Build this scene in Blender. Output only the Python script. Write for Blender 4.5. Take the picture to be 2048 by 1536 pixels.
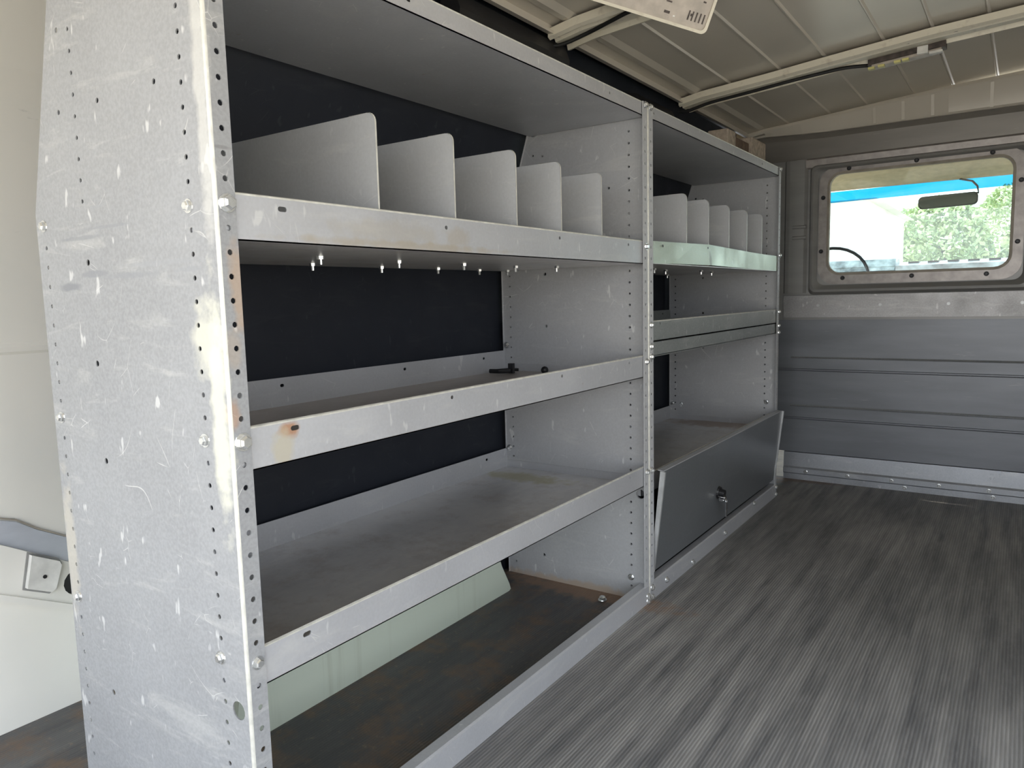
import bpy, bmesh, math, random
from math import pi, sin, cos
from mathutils import Vector, Matrix
from mathutils.geometry import delaunay_2d_cdt
random.seed(7)
for o in list(bpy.data.objects): bpy.data.objects.remove(o)
SC = bpy.context.scene
COL = SC.collection
# ---------------------------------------------------------------- camera
CAM = Vector((0.72084, -1.60943, 0.73984))
R_ = Vector((0.82421985, 0.56573057, -0.02470951))
U_ = Vector((-0.04410453, 0.1076371, 0.99321148))
W_ = Vector((-0.56454976, 0.81753482, -0.11366791))
FPX = 1486.95
cd = bpy.data.cameras.new('camera'); cam = bpy.data.objects.new('camera', cd); COL.objects.link(cam)
cd.sensor_width = 36; cd.lens = FPX/2048*36; cd.clip_start = 0.02; cd.clip_end = 200
cam.matrix_world = Matrix(((R_.x, U_.x, -W_.x, CAM.x), (R_.y, U_.y, -W_.y, CAM.y), (R_.z, U_.z, -W_.z, CAM.z), (0, 0, 0, 1)))
SC.camera = cam
# ---------------------------------------------------------------- world and light
wd = bpy.data.worlds.new('sky'); SC.world = wd; wd.use_nodes = True
nt = wd.node_tree; nt.nodes.clear()
wo = nt.nodes.new('ShaderNodeOutputWorld'); bg = nt.nodes.new('ShaderNodeBackground')
tc = nt.nodes.new('ShaderNodeTexCoord'); sp = nt.nodes.new('ShaderNodeSeparateXYZ'); rp = nt.nodes.new('ShaderNodeValToRGB')
rp.color_ramp.elements[0].position = 0.0; rp.color_ramp.elements[0].color = (0.95, 0.97, 1.0, 1)
rp.color_ramp.elements[1].position = 0.9; rp.color_ramp.elements[1].color = (0.62, 0.78, 1.0, 1)
nt.links.new(tc.outputs['Generated'], sp.inputs[0]); nt.links.new(sp.outputs['Z'], rp.inputs[0])
nt.links.new(rp.outputs[0], bg.inputs[0]); nt.links.new(bg.outputs[0], wo.inputs[0])
bg.inputs[1].default_value = 3.2
sl = bpy.data.lights.new('sun', 'SUN'); sun = bpy.data.objects.new('sun', sl); COL.objects.link(sun)
sl.energy = 5.0; sl.angle = 0.01; sl.color = (1.0, 0.93, 0.82)
sun.rotation_euler = Vector((-1.0, 0.12, 1.45)).to_track_quat('Z', 'Y').to_euler()
# sampling guide over the open rear doorway (a portal gives off no light of its own)
pl = bpy.data.lights.new('rear_portal', 'AREA'); po = bpy.data.objects.new('rear_portal', pl); COL.objects.link(po)
pl.shape = 'RECTANGLE'; pl.size = 2.05; pl.size_y = 1.3; po.location = (0.42, -2.05, 0.65)
po.rotation_euler = (pi/2, 0, 0); pl.cycles.is_portal = True
po.rotation_euler = Vector((0, -1, 0)).to_track_quat('Z', 'Y').to_euler()
p2 = bpy.data.lights.new('side_portal', 'AREA'); q2 = bpy.data.objects.new('side_portal', p2); COL.objects.link(q2)  # sampling guide over the side doorway that was added for light
p2.shape = 'RECTANGLE'; p2.size = 1.15; p2.size_y = 1.15; q2.location = (1.52, -.98, .62); p2.cycles.is_portal = True
q2.rotation_euler = Vector((1, 0, 0)).to_track_quat('Z', 'Y').to_euler()
vs = SC.view_settings
vs.view_transform = 'Standard'; vs.look = 'None'; vs.gamma = 1; vs.use_curve_mapping = False
vs.exposure = 0.14
SC.cycles.use_denoising = True
SC.cycles.max_bounces = 7; SC.cycles.diffuse_bounces = 4; SC.cycles.glossy_bounces = 3; SC.cycles.use_adaptive_sampling = True; SC.cycles.adaptive_threshold = 0.025; SC.cycles.transparent_max_bounces = 12
SC.cycles.caustics_reflective = False; SC.cycles.caustics_refractive = False

# ---------------------------------------------------------------- materials
class NT:
    def __init__(s, name):
        s.m = bpy.data.materials.new(name); s.m.use_nodes = True; s.t = s.m.node_tree; s.t.nodes.clear()
        s.out = s.n('ShaderNodeOutputMaterial'); s.b = s.n('ShaderNodeBsdfPrincipled'); s.l(s.b.outputs[0], s.out.inputs[0])
        s.pos = s.n('ShaderNodeNewGeometry').outputs['Position']
    def n(s, k, **kw):
        x = s.t.nodes.new(k)
        for a, v in kw.items(): setattr(x, a, v)
        return x
    def l(s, a, b): s.t.links.new(a, b)
    def put(s, i, v):
        if hasattr(v, 'is_linked') or hasattr(v, 'links'): s.l(v, i)
        else: i.default_value = v
    def mapped(s, sc, loc=(0, 0, 0), rot=(0, 0, 0)):
        m = s.n('ShaderNodeMapping'); s.l(s.pos, m.inputs[0]); m.inputs['Scale'].default_value = sc; m.inputs['Location'].default_value = loc; m.inputs['Rotation'].default_value = rot
        return m.outputs[0]
    def noise(s, sc=(1, 1, 1), scale=5, detail=4, rough=.55, dist=0, loc=(0, 0, 0), rot=(0, 0, 0)):
        x = s.n('ShaderNodeTexNoise'); s.l(s.mapped(sc, loc, rot), x.inputs['Vector'])
        x.inputs['Scale'].default_value = scale; x.inputs['Detail'].default_value = detail; x.inputs['Roughness'].default_value = rough; x.inputs['Distortion'].default_value = dist
        return x.outputs['Fac']
    def ramp(s, v, lo, hi, a=0., b=1.):
        x = s.n('ShaderNodeMapRange'); s.put(x.inputs[0], v); x.inputs[1].default_value = lo; x.inputs[2].default_value = hi; x.inputs[3].default_value = a; x.inputs[4].default_value = b
        return x.outputs[0]
    def math(s, op, a, b=0.5):
        x = s.n('ShaderNodeMath', operation=op); s.put(x.inputs[0], a); s.put(x.inputs[1], b); return x.outputs[0]
    def mix(s, f, a, b):
        x = s.n('ShaderNodeMix', data_type='RGBA'); s.put(x.inputs[0], f); s.put(x.inputs[6], a if not isinstance(a, tuple) else (*a[:3], 1)); s.put(x.inputs[7], b if not isinstance(b, tuple) else (*b[:3], 1))
        return x.outputs[2]
    def blob(s, c, r, soft=.5, n=.35, nscale=40):
        d = s.n('ShaderNodeVectorMath', operation='SUBTRACT'); s.l(s.pos, d.inputs[0]); d.inputs[1].default_value = c
        q = s.n('ShaderNodeVectorMath', operation='DIVIDE'); s.l(d.outputs[0], q.inputs[0]); q.inputs[1].default_value = r
        L = s.n('ShaderNodeVectorMath', operation='LENGTH'); s.l(q.outputs[0], L.inputs[0])
        v = s.math('ADD', L.outputs['Value'], s.math('MULTIPLY', s.math('SUBTRACT', s.noise(scale=nscale, detail=5), .5), n*4))
        return s.ramp(v, 1.0, 1.0-soft)
    def scratches(s, scale, rot, width, frag_lo, loc=(0, 0, 0)):
        nz = s.n('ShaderNodeTexNoise'); s.l(s.mapped((1, 1, 1)), nz.inputs['Vector']); nz.inputs['Scale'].default_value = 4; nz.inputs['Detail'].default_value = 1
        mp = s.mapped((1, 1, 1), loc, rot)
        ad = s.n('ShaderNodeVectorMath', operation='MULTIPLY_ADD'); s.l(nz.outputs['Color'], ad.inputs[0]); ad.inputs[1].default_value = (.25, .25, .25); s.l(mp, ad.inputs[2])
        vo = s.n('ShaderNodeTexVoronoi', feature='DISTANCE_TO_EDGE'); s.l(ad.outputs[0], vo.inputs['Vector']); vo.inputs['Scale'].default_value = scale
        ln = s.ramp(vo.outputs['Distance'], width, width*.3)
        fr = s.ramp(s.noise(scale=scale*.9, detail=2, loc=(3+loc[0], 1, 5)), frag_lo, frag_lo+.05)
        return s.math('MULTIPLY', ln, fr)
    def bump(s, h, strength=.2, dist=.002):
        x = s.n('ShaderNodeBump'); s.put(x.inputs['Height'], h); x.inputs['Strength'].default_value = strength; x.inputs['Distance'].default_value = dist
        s.l(x.outputs[0], s.b.inputs['Normal'])
    def fin(s, col, rough=.5, metal=0, spec=.5):
        s.put(s.b.inputs['Base Color'], col if not isinstance(col, tuple) else (*col[:3], 1)); s.put(s.b.inputs['Roughness'], rough); s.put(s.b.inputs['Metallic'], metal); s.b.inputs['Specular IOR Level'].default_value = spec
        return s.m

def simple(name, col, rough=.5, metal=0, var=.12, scale=20, spec=.5):
    s = NT(name); f = s.noise(scale=scale); c2 = tuple(max(0, c*(1-var*2)) for c in col); c1 = tuple(min(1, c*(1+var)) for c in col)
    return s.fin(s.mix(s.ramp(f, .3, .7), c2, c1), rough, metal, spec)

def grey_paint(name, base, rust=0.0, blobs=(), scr=1.0, rough=.40, metal=.35, speck=.12, smear=.22):
    s = NT(name)
    big = s.ramp(s.noise(scale=3.5, detail=5), .3, .7)
    fine = s.noise(scale=220, detail=2)
    c = s.mix(big, tuple(b*.9 for b in base), tuple(b*1.06 for b in base))
    c = s.mix(s.ramp(fine, .35, .65, 0, speck), c, (.75, .77, .8))
    # soft handling smears, mostly horizontal
    sm = s.ramp(s.noise((1, 1, 5), scale=6, detail=6, rough=.65, dist=.8), .56, .70, 0, smear)
    c = s.mix(sm, c, (.8, .79, .74))
    if scr > 0:
        for sc, rot, w, fr, lo in ((7, (0, .3, .2), .004, .64, (0, 0, 0)), (13, (.4, .9, .5), .006, .62, (2, 7, 1)), (24, (.8, .2, 1.1), .010, .62, (5, 2, 9))):
            c = s.mix(s.math('MULTIPLY', s.scratches(sc, rot, w, fr, lo), .6*scr), c, (.86, .86, .82))
        ch = s.ramp(s.noise((1, 1, .4), scale=55, detail=2, loc=(9, 9, 9)), .685, .73, 0, .55*scr)
        c = s.mix(ch, c, (.88, .88, .86))
    if rust > 0:
        rm = s.math('MULTIPLY', s.ramp(s.noise(scale=14, detail=8, rough=.7, loc=(4, 4, 4)), .66, .72), rust)
        c = s.mix(rm, c, (.36, .2, .1))
    for (ce, r, col, st) in blobs:
        c = s.mix(s.math('MULTIPLY', s.blob(ce, r), st), c, col)
    if scr > 0: s.bump(s.noise(scale=320, detail=2), .06, .001)
    return s.fin(c, s.ramp(s.noise(scale=9), .3, .7, rough-.05, rough+.1) if scr > 0 else rough, metal)

GREY = (.50, .505, .515)
RUST = (.42, .22, .1)
M = {}
NEAR = [
    ((0, -1.094, .765), (.02, .016, .06), (.52, .37, .25), .6), ((0, -1.106, .69), (.02, .014, .025), (.5, .4, .3), .4),
    ((0, -1.112, .62), (.02, .010, .022), (.5, .3, .18), .6), ((0, -1.105, .91), (.012, .016, .0025), (.25, .25, .25), .7),  # last mark: dark line painted in as the shade of a flange dent
    ((-.03, -1.117, .70), (.03, .01, .06), (.74, .73, .62), .7), ((-.30, -1.117, .832), (.06, .01, .0035), (.28, .29, .31), .75), ((-.22, -1.117, .842), (.07, .01, .0025), (.3, .31, .33), .7), ((-.25, -1.117, .868), (.02, .01, .003), (.35, .36, .38), .6),
    ((-.33, -1.117, .770), (.035, .01, .006), (.24, .25, .27), .8), ((-.27, -1.117, .785), (.04, .01, .005), (.27, .28, .3), .75), ((-.18, -1.117, .780), (.07, .01, .0045), (.3, .31, .33), .65), ((-.12, -1.117, .792), (.09, .01, .004), (.36, .37, .39), .6), ((-.06, -1.117, .782), (.03, .01, .004), (.33, .34, .36), .6),
    ((-.018, -1.117, .62), (.02, .01, .16), (.80, .79, .66), .75), ((-.012, -1.117, .98), (.014, .01, .2), (.78, .77, .72), .5), ((-.4, -1.117, .4), (.02, .01, .12), (.6, .56, .47), .6),
    ((-.2, -.001, .02), (.3, .02, .035), (.48, .33, .22), .0)]
M['panel'] = grey_paint('grey_powder_coat', GREY, 0, [((-.2, -.001, .0), (.3, .02, .02), (.55, .42, .30), .7)], 1.0, .5, .05)
M['panel_near'] = grey_paint('grey_powder_coat_near_darkened', (.335, .34, .35), 0, NEAR, .85, .5, .05)  # same paint as the other panels, darkened to offset the strong light here
M['edge'] = simple('worn_edge_paint', (.76, .75, .68), .4, .2, .1, 60)
M['shelf'] = grey_paint('grey_shelf_paint', (.55, .555, .575), .5, [
    ((0, -.84, .835), (.03, .13, .02), (.52, .48, .41), .4), ((0, -.80, .818), (.03, .26, .008), (.50, .43, .32), .55), ((0, -.7, .835), (.03, .035, .02), (.50, .43, .33), .4),
    ((0, -1.035, .59), (.03, .02, .012), (.5, .27, .15), .9), ((0, -1.045, .57), (.03, .018, .028), (.6, .55, .42), .7)], .8)
s = NT('worn_shelf_deck')
c = s.mix(s.ramp(s.noise(scale=4, detail=7, rough=.65), .35, .65), (.68, .67, .67), (.84, .83, .82))
c = s.mix(s.ramp(s.noise((1, .35, 1), scale=28, detail=8, rough=.8, dist=1), .46, .62, 0, .55), c, (.85, .83, .80))
c = s.mix(s.ramp(s.noise(scale=15, detail=9, rough=.8, loc=(3, 3, 3)), .50, .66, 0, .4), c, (.50, .43, .38))
sz = s.n('ShaderNodeSeparateXYZ'); s.l(s.pos, sz.inputs[0])
mid = s.math('MULTIPLY', s.ramp(sz.outputs['Z'], .54, .55), s.ramp(sz.outputs['Z'], .58, .57))
c = s.mix(s.math('MULTIPLY', mid, .55), c, (.34, .24, .16))
c = s.mix(s.math('MULTIPLY', s.blob((-.3, -.09, .30), (.16, .05, .03)), .6), c, (.5, .45, .18))
c = s.mix(s.math('MULTIPLY', s.blob((-.2, 1.07, .265), (.25, .09, .03)), .75), c, (.42, .29, .2))
c = s.mix(s.math('MULTIPLY', s.scratches(14, (.2, .3, .9), .007, .5), .5), c, (.8, .79, .77))
M['tray'] = s.fin(c, .36, .45)
M['shelf_darkened'] = grey_paint('darkened_greenish_shelf_metal', (.33, .35, .335), .3, (), .6, .35, .5)  # shelf metal darkened: the dimmer light on these lips is in the colour
M['shelf_window_tint'] = grey_paint('window_reflection_shelf_metal', (.50, .56, .46), .3, [((0, .40, .83), (.03, .012, .03), (.25, .25, .22), .7)], .8, .38, .45)  # green window reflection on the top lip, put into the colour
M['divider'] = grey_paint('grey_divider_paint', (.54, .55, .56), 0, (), .35, .5, .1)
M['door_grey'] = grey_paint('dark_grey_locker_paint', (.16, .17, .18), 0, (), 0, .3, .2, .03, .03)
M['strip'] = simple('bare_strip_metal', (.66, .67, .67), .35, .5)
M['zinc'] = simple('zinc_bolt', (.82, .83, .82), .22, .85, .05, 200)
M['darkmetal'] = simple('dark_steel', (.03, .03, .033), .4, .3)
M['black'] = simple('black_plastic', (.012, .012, .014), .45)
M['chrome'] = simple('chrome', (.8, .8, .8), .15, 1, .03)
M['liner'] = grey_paint('dark_navy_liner_board', (.007, .010, .018), 0, (), .03, .6, 0, .0, .01)
M['cable'] = simple('black_cable_sleeve', (.01, .01, .01), .6)
M['wood'] = simple('pale_wood_block', (.48, .40, .32), .7, 0, .2, 60)
M['wood_dark'] = simple('brown_wood_block', (.16, .1, .065), .7, 0, .2, 60)
# white body paint with dirt
s = NT('white_body_paint'); c = s.mix(s.ramp(s.noise(scale=6, detail=6), .45, .75), (.90, .88, .82), (.86, .85, .80))
c = s.mix(s.ramp(s.noise((1, .3, 1), scale=30, detail=6, rough=.7), .68, .8, 0, .6), c, (.45, .46, .44))
M['white'] = s.fin(c, .35)
s = NT('wheel_arch_paint'); st = s.math('MULTIPLY', s.ramp(s.noise((1, 22, .7), scale=2, detail=3, rough=.6, dist=.3), .52, .74, 0, .8), s.ramp(s.noise((1, 1, 0), scale=3.1, detail=1), .45, .6))
c = s.mix(st, (.62, .68, .57), (.40, .42, .33)); M['arch'] = s.fin(c, .4)
# roof
s = NT('beige_roof_primer'); c = s.mix(s.ramp(s.noise(scale=2.5, detail=5), .3, .7), (.62, .57, .49), (.68, .63, .545)); s.bump(s.noise(scale=3, detail=1), .25, .02); M['roof'] = s.fin(c, .28)
s = NT('cream_bow_paint'); c = s.mix(s.ramp(s.noise((1, 1, 1), scale=40, detail=5), .55, .75, 0, .6), (.82, .77, .64), (.5, .43, .34)); M['bow'] = s.fin(c, .35)
# bulkhead
def bulk(name, col, worn=.3):
    s = NT(name); c = s.mix(s.ramp(s.noise((.5, 1, 3), scale=5, detail=6), .35, .7), tuple(v*.85 for v in col), tuple(v*1.1 for v in col))
    c = s.mix(s.ramp(s.noise((.25, 1, 2.5), scale=26, detail=5, rough=.7), .66, .76, 0, worn), c, (.5, .5, .48)); return s.fin(c, .38, .3)
M['bulk'] = bulk('slate_bulkhead_paint', (.215, .225, .245))
M['bulk_up'] = bulk('upper_bulkhead_paint', (.29, .285, .275))
M['step'] = bulk('recess_step_paint', (.20, .185, .165))
M['gasket'] = simple('dark_recess_paint', (.05, .048, .046), .5, .1)
M['galv'] = grey_paint('galvanised_strip', (.36, .35, .345), 0, (), .6, .4, .5)
M['frame'] = simple('window_frame_metal', (.36, .33, .31), .35, .4, .12, 30)
# rubber mat
s = NT('ribbed_rubber_mat')
st = s.ramp(s.noise((11, .8, 1), scale=2.6, detail=8, rough=.66, dist=.15), .36, .68)
big = s.ramp(s.noise((1.6, .8, 1), scale=1.5, detail=4, rough=.5, dist=.3, loc=(2, 3, 0)), .3, .65)
c = s.mix(s.math('MULTIPLY', st, s.ramp(big, 0, 1, .35, 1)), (.15, .147, .145), (.45, .43, .40))
c = s.mix(s.ramp(s.noise((3, .5, 1), scale=14, detail=6, rough=.75), .50, .68, 0, .35), c, (.40, .38, .36))
c = s.mix(s.ramp(s.noise((2, .7, 1), scale=3, detail=6, rough=.6, loc=(6, 1, 0)), .5, .72, 0, .3), c, (.07, .068, .066))
wv = s.n('ShaderNodeTexWave', wave_type='BANDS', bands_direction='X'); s.l(s.mapped((1, 1, 1)), wv.inputs[0]); wv.inputs['Scale'].default_value = 52; wv.inputs['Distortion'].default_value = .4
c = s.mix(s.math('MULTIPLY', s.ramp(wv.outputs['Fac'], .1, .5, .22, 0), 1.0), c, (.02, .02, .022))
c = s.mix(s.ramp(s.noise((1, 1, 1), scale=90, detail=3), .66, .75, 0, .3), c, (.3, .29, .27))
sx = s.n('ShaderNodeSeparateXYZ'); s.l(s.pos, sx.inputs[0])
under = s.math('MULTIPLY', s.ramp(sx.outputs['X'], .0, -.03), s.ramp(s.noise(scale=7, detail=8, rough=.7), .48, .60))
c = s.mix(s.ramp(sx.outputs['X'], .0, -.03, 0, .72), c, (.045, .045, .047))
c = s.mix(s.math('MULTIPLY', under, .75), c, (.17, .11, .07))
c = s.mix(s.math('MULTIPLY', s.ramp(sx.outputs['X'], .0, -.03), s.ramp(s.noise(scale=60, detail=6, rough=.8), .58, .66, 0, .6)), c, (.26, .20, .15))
c = s.mix(s.math('MULTIPLY', s.blob((-.16, -.02, 0), (.3, .06, .05)), .75), c, (.30, .19, .12))
c = s.mix(s.math('MULTIPLY', s.blob((.0, 1.39, 0), (.22, .035, .05)), .7), c, (.2, .13, .09))
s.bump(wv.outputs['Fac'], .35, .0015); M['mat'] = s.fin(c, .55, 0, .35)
# outside
M['tarmac'] = simple('pale_concrete_yard', (.66, .57, .45), .9, 0, .12, 2)
s = NT('leaf_green'); c = s.mix(s.ramp(s.noise(scale=3, detail=5), .35, .65), (.34, .44, .20), (.72, .78, .48)); M['leaf'] = s.fin(c, .6)
M['bark'] = simple('bark', (.16, .12, .09), .9)
M['render_wall'] = simple('white_render_wall', (.85, .84, .82), .8, 0, .05, 2)
M['tile_roof'] = simple('brown_roof_tiles', (.42, .3, .2), .8)
M['dkglass'] = simple('dark_window_glass', (.3, .33, .34), .1)
M['headliner'] = simple('tan_headliner_cloth', (.62, .50, .32), .9, 0, .08, 30)
M['dash'] = simple('grey_dashboard_plastic', (.42, .50, .54), .25, 0, .4, 14)
M['seatbelt'] = simple('cab_pillar_trim', (.4, .36, .3), .7)
def glass(name, col, alpha):
    s = NT(name); s.t.nodes.remove(s.b)
    tr = s.n('ShaderNodeBsdfTransparent'); tr.inputs[0].default_value = (*col, 1); gl = s.n('ShaderNodeBsdfGlossy'); gl.inputs['Roughness'].default_value = .02
    mx = s.n('ShaderNodeMixShader'); mx.inputs[0].default_value = alpha; s.l(tr.outputs[0], mx.inputs[1]); s.l(gl.outputs[0], mx.inputs[2]); s.l(mx.outputs[0], s.out.inputs[0]); return s.m
M['glass'] = glass('cab_window_glass', (.93, .97, .95), .05)
M['shade'] = glass('blue_tint_band', (.09, .50, .72), .03)
M['lens'] = simple('clear_grey_lens', (.56, .50, .44), .25, 0, .1, 40)
M['led'] = simple('yellow_led_chip', (.8, .75, .3), .4)
M['white_plastic'] = simple('white_plastic', (.85, .84, .8), .4)
M['board'] = simple('brown_lamp_tray', (.09, .07, .06), .5, 0, .3, 60)
s = NT('mirror_glass'); M['mirror'] = s.fin((.32, .38, .35), .08, 1)

# ---------------------------------------------------------------- mesh helpers
class MB:
    def __init__(s): s.v = []; s.f = []; s.mi = []
    def add(s, vs, fs, mi=0):
        b = len(s.v); s.v += [tuple(v) for v in vs]; s.f += [tuple(b+i for i in f) for f in fs]; s.mi += [mi]*len(fs)
    def box(s, a, b, mi=0):
        x0, y0, z0 = a; x1, y1, z1 = b
        if x0 > x1: x0, x1 = x1, x0
        if y0 > y1: y0, y1 = y1, y0
        if z0 > z1: z0, z1 = z1, z0
        s.add([(x0, y0, z0), (x1, y0, z0), (x1, y1, z0), (x0, y1, z0), (x0, y0, z1), (x1, y0, z1), (x1, y1, z1), (x0, y1, z1)],
              [(0, 3, 2, 1), (4, 5, 6, 7), (0, 1, 5, 4), (1, 2, 6, 5), (2, 3, 7, 6), (3, 0, 4, 7)], mi)
    def bar(s, o, ax, ay, az, mi=0):   # parallelepiped from a corner and three edge vectors
        o, ax, ay, az = map(Vector, (o, ax, ay, az)); V = [o+ax*i+ay*j+az*k for k in (0, 1) for j, i in ((0, 0), (0, 1), (1, 1), (1, 0))]
        s.add(V, [(0, 3, 2, 1), (4, 5, 6, 7), (0, 1, 5, 4), (1, 2, 6, 5), (2, 3, 7, 6), (3, 0, 4, 7)], mi)
    def extrude(s, prof, fn, a, b, mi=0, closed=True):   # profile of 2D points; fn(u, v, t) -> point
        n = len(prof); V = [fn(u, v, a) for u, v in prof]+[fn(u, v, b) for u, v in prof]
        F = [(i, (i+1) % n, n+(i+1) % n, n+i) for i in range(n if closed else n-1)]
        if closed: F += [tuple(range(n))[::-1], tuple(range(n, 2*n))]
        s.add(V, F, mi)
    def tube(s, pts, r, n=8, mi=0):
        pts = [Vector(p) for p in pts]; V = []; F = []; up = Vector((0, 0, 1))
        for i, p in enumerate(pts):
            d = (pts[min(i+1, len(pts)-1)]-pts[max(i-1, 0)]).normalized(); a = d.cross(up)
            if a.length < .1: a = d.cross(Vector((1, 0, 0)))
            a.normalize(); b = a.cross(d); rr = r[i] if isinstance(r, (list, tuple)) else r
            V += [p+(a*cos(2*pi*k/n)+b*sin(2*pi*k/n))*rr for k in range(n)]
        for i in range(len(pts)-1):
            for k in range(n): F.append((i*n+k, i*n+(k+1) % n, (i+1)*n+(k+1) % n, (i+1)*n+k))
        F += [tuple(range(n))[::-1], tuple((len(pts)-1)*n+k for k in range(n))]
        s.add(V, F, mi)
    def sheet(s, outline, holes, fn, t, mi=0):   # flat plate with real holes; fn(u, v, d) -> point, d in [0, t]
        vs = []; es = []; fs = []
        for loop in [outline]+list(holes):
            loop = list(loop); ar = sum(p[0]*q[1]-q[0]*p[1] for p, q in zip(loop, loop[1:]+loop[:1]))
            if ar < 0: loop.reverse()
            b = len(vs); vs += [Vector(p) for p in loop]; fs.append([b+i for i in range(len(loop))])
        r = delaunay_2d_cdt(vs, [], fs, 0, 1e-7); P = r[0]; tri = [f for f, og in zip(r[2], r[5]) if og == [0] or list(og) == [0]]
        if not tri: print('EMPTY SHEET', outline)
        n = len(P); V = [fn(p[0], p[1], 0) for p in P]+[fn(p[0], p[1], t) for p in P]; F = []; cnt = {}
        for f in tri:
            F.append(tuple(f)); F.append(tuple(n+i for i in reversed(f)))
            for i in range(len(f)): e = (f[i], f[(i+1) % len(f)]); cnt[e] = 1
        for (a, b) in cnt:
            if (b, a) not in cnt: F.append((b, a, n+a, n+b))
        s.add(V, F, mi)
    def mesh(s, name, mats, smooth=False, off=(0, 0, 0)):
        me = bpy.data.meshes.new(name); me.from_pydata([(v[0]-off[0], v[1]-off[1], v[2]-off[2]) for v in s.v], [], s.f)
        for m in (mats if isinstance(mats, (list, tuple)) else [mats]): me.materials.append(m)
        for p, i in zip(me.polygons, s.mi): p.material_index = i
        bm = bmesh.new(); bm.from_mesh(me); bmesh.ops.recalc_face_normals(bm, faces=bm.faces); bm.to_mesh(me); bm.free()
        if smooth:
            for p in me.polygons: p.use_smooth = True
            try: me.set_sharp_from_angle(angle=math.radians(35))
            except Exception: pass
        return me
def wloc(o):
    v = Vector(o.location); p = o.parent
    while p: v += Vector(p.location); p = p.parent
    return v
def obj(name, mb, mats, parent=None, smooth=False, loc=None, **props):
    """ONE mesh object; mb holds world coordinates, stored relative to the parent (or loc)"""
    po = wloc(parent) if parent else Vector((0, 0, 0))
    l = Vector(loc) if loc is not None else po
    me = mb.mesh(name, mats, smooth, l)
    o = bpy.data.objects.new(name, me); COL.objects.link(o)
    if parent: o.parent = parent
    o.location = l-po
    for k, v in props.items(): o[k] = v
    return o
def thing(name, label, cat, loc, group=None):
    o = bpy.data.objects.new(name, None); COL.objects.link(o); o.location = loc; o.empty_display_size = .05
    o['label'] = label; o['category'] = cat
    if group: o['group'] = group
    return o
def tag(o, label, cat, group=None):
    o['label'] = label; o['category'] = cat
    if group: o['group'] = group
    return o
def struct(name, mb, mats, **k):
    o = obj(name, mb, mats, None, **k); o['kind'] = 'structure'; return o
def inst(name, me, parent, world, rot=None):
    o = bpy.data.objects.new(name, me); COL.objects.link(o); o.parent = parent; o.location = Vector(world)-wloc(parent)
    if rot is not None: o.rotation_euler = rot
    return o
def circ(cx, cy, r, n=8): return [(cx+r*cos(2*pi*(k+.5)/n), cy+r*sin(2*pi*(k+.5)/n)) for k in range(n)]
def rrect(x0, y0, x1, y1, r, n=5):
    P = []
    for cx, cy, a in ((x1-r, y1-r, 0), (x0+r, y1-r, 90), (x0+r, y0+r, 180), (x1-r, y0+r, 270)):
        for k in range(n+1): t = math.radians(a+90*k/n); P.append((cx+r*cos(t), cy+r*sin(t)))
    return P
# hex bolt with washer, head towards local +Z
def bolt_mesh(name, r=.0055, h=.0055, wr=.0085, mat=None):
    m = MB()
    def cyl(r0, r1, z0, z1, n): m.add([(r0*cos(2*pi*k/n), r0*sin(2*pi*k/n), z0) for k in range(n)]+[(r1*cos(2*pi*k/n), r1*sin(2*pi*k/n), z1) for k in range(n)], [(k, (k+1) % n, n+(k+1) % n, n+k) for k in range(n)]+[tuple(range(n))[::-1], tuple(range(n, 2*n))])
    cyl(wr, wr*.95, 0, .0015, 14); cyl(r*1.15, r*1.15, .0015, h*.8, 6); cyl(r*1.05, r*.75, h*.8, h*1.15, 6)
    return m.mesh(name, mat or M['zinc'])
BOLT = bolt_mesh('bolt'); BOLT_BIG = bolt_mesh('bolt_large', .0075, .008, .011)
m = MB()
for (r0, z0, z1, n) in ((.0062, 0, -.005, 6), (.0032, -.004, -.013, 8)):
    m.add([(r0*cos(2*pi*k/n), r0*sin(2*pi*k/n), z0) for k in range(n)]+[(r0*.9*cos(2*pi*k/n), r0*.9*sin(2*pi*k/n), z1) for k in range(n)], [(k, (k+1) % n, n+(k+1) % n, n+k) for k in range(n)]+[tuple(range(n)), tuple(range(n, 2*n))])
NUT = m.mesh('bolt_and_nut', M['zinc'])
RX = (0, pi/2, 0); RYN = (pi/2, 0, 0)          # heads to +X, to -Y

# ---------------------------------------------------------------- roof line
RP = [(-.205, 1.345), (-.133, 1.357), (.077, 1.374), (.245, 1.390), (.477, 1.410), (.684, 1.421), (.9, 1.424), (1.15, 1.41), (1.35, 1.37)]
def zr(x):
    for (a, za), (b, zb) in zip(RP, RP[1:]):
        if x <= b or b == RP[-1][0]:
            t = (x-a)/(b-a); return za+(zb-za)*t
YR, YF = -1.95, 1.4125      # rear opening, bulkhead
# floor
m = MB(); m.box((-.73, YR, -.03), (1.45, 1.43, 0)); fl = struct('floor', m, M['mat'])
# ceiling with long pressed swages
cre = [-.05, .098, .222, .372, .487, .612, .735, .86, .985, 1.11]
m = MB(); prof = []
x = -.205
pts = [-.205, -.17, -.10]+[v for c_ in cre for v in (c_-.005, c_-.0015, c_+.0015, c_+.005)]+[1.2, 1.35]
for x in pts:
    d = 0
    for i, c_ in enumerate(cre):
        if abs(x-c_) < .003: d = -.0045
    prof.append((x, zr(x)+.012+d))
prof = [(x, z) for x, z in prof]
full = prof+[(x, z+.02) for x, z in reversed(prof)]
m.extrude(full, lambda u, v, t: (u, t, v), YR, 1.40)
m.extrude([(-.21, 1.36), (-.205, 1.338), (-.19, 1.336), (-.19, 1.342), (-.2, 1.345), (-.2, 1.37)], lambda u, v, t: (u, t, v), YR, 1.39)
m.box((-.80, YR, 1.44), (1.5, 1.42, 1.46)); ceil = struct('ceiling', m, M['roof'])
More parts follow.
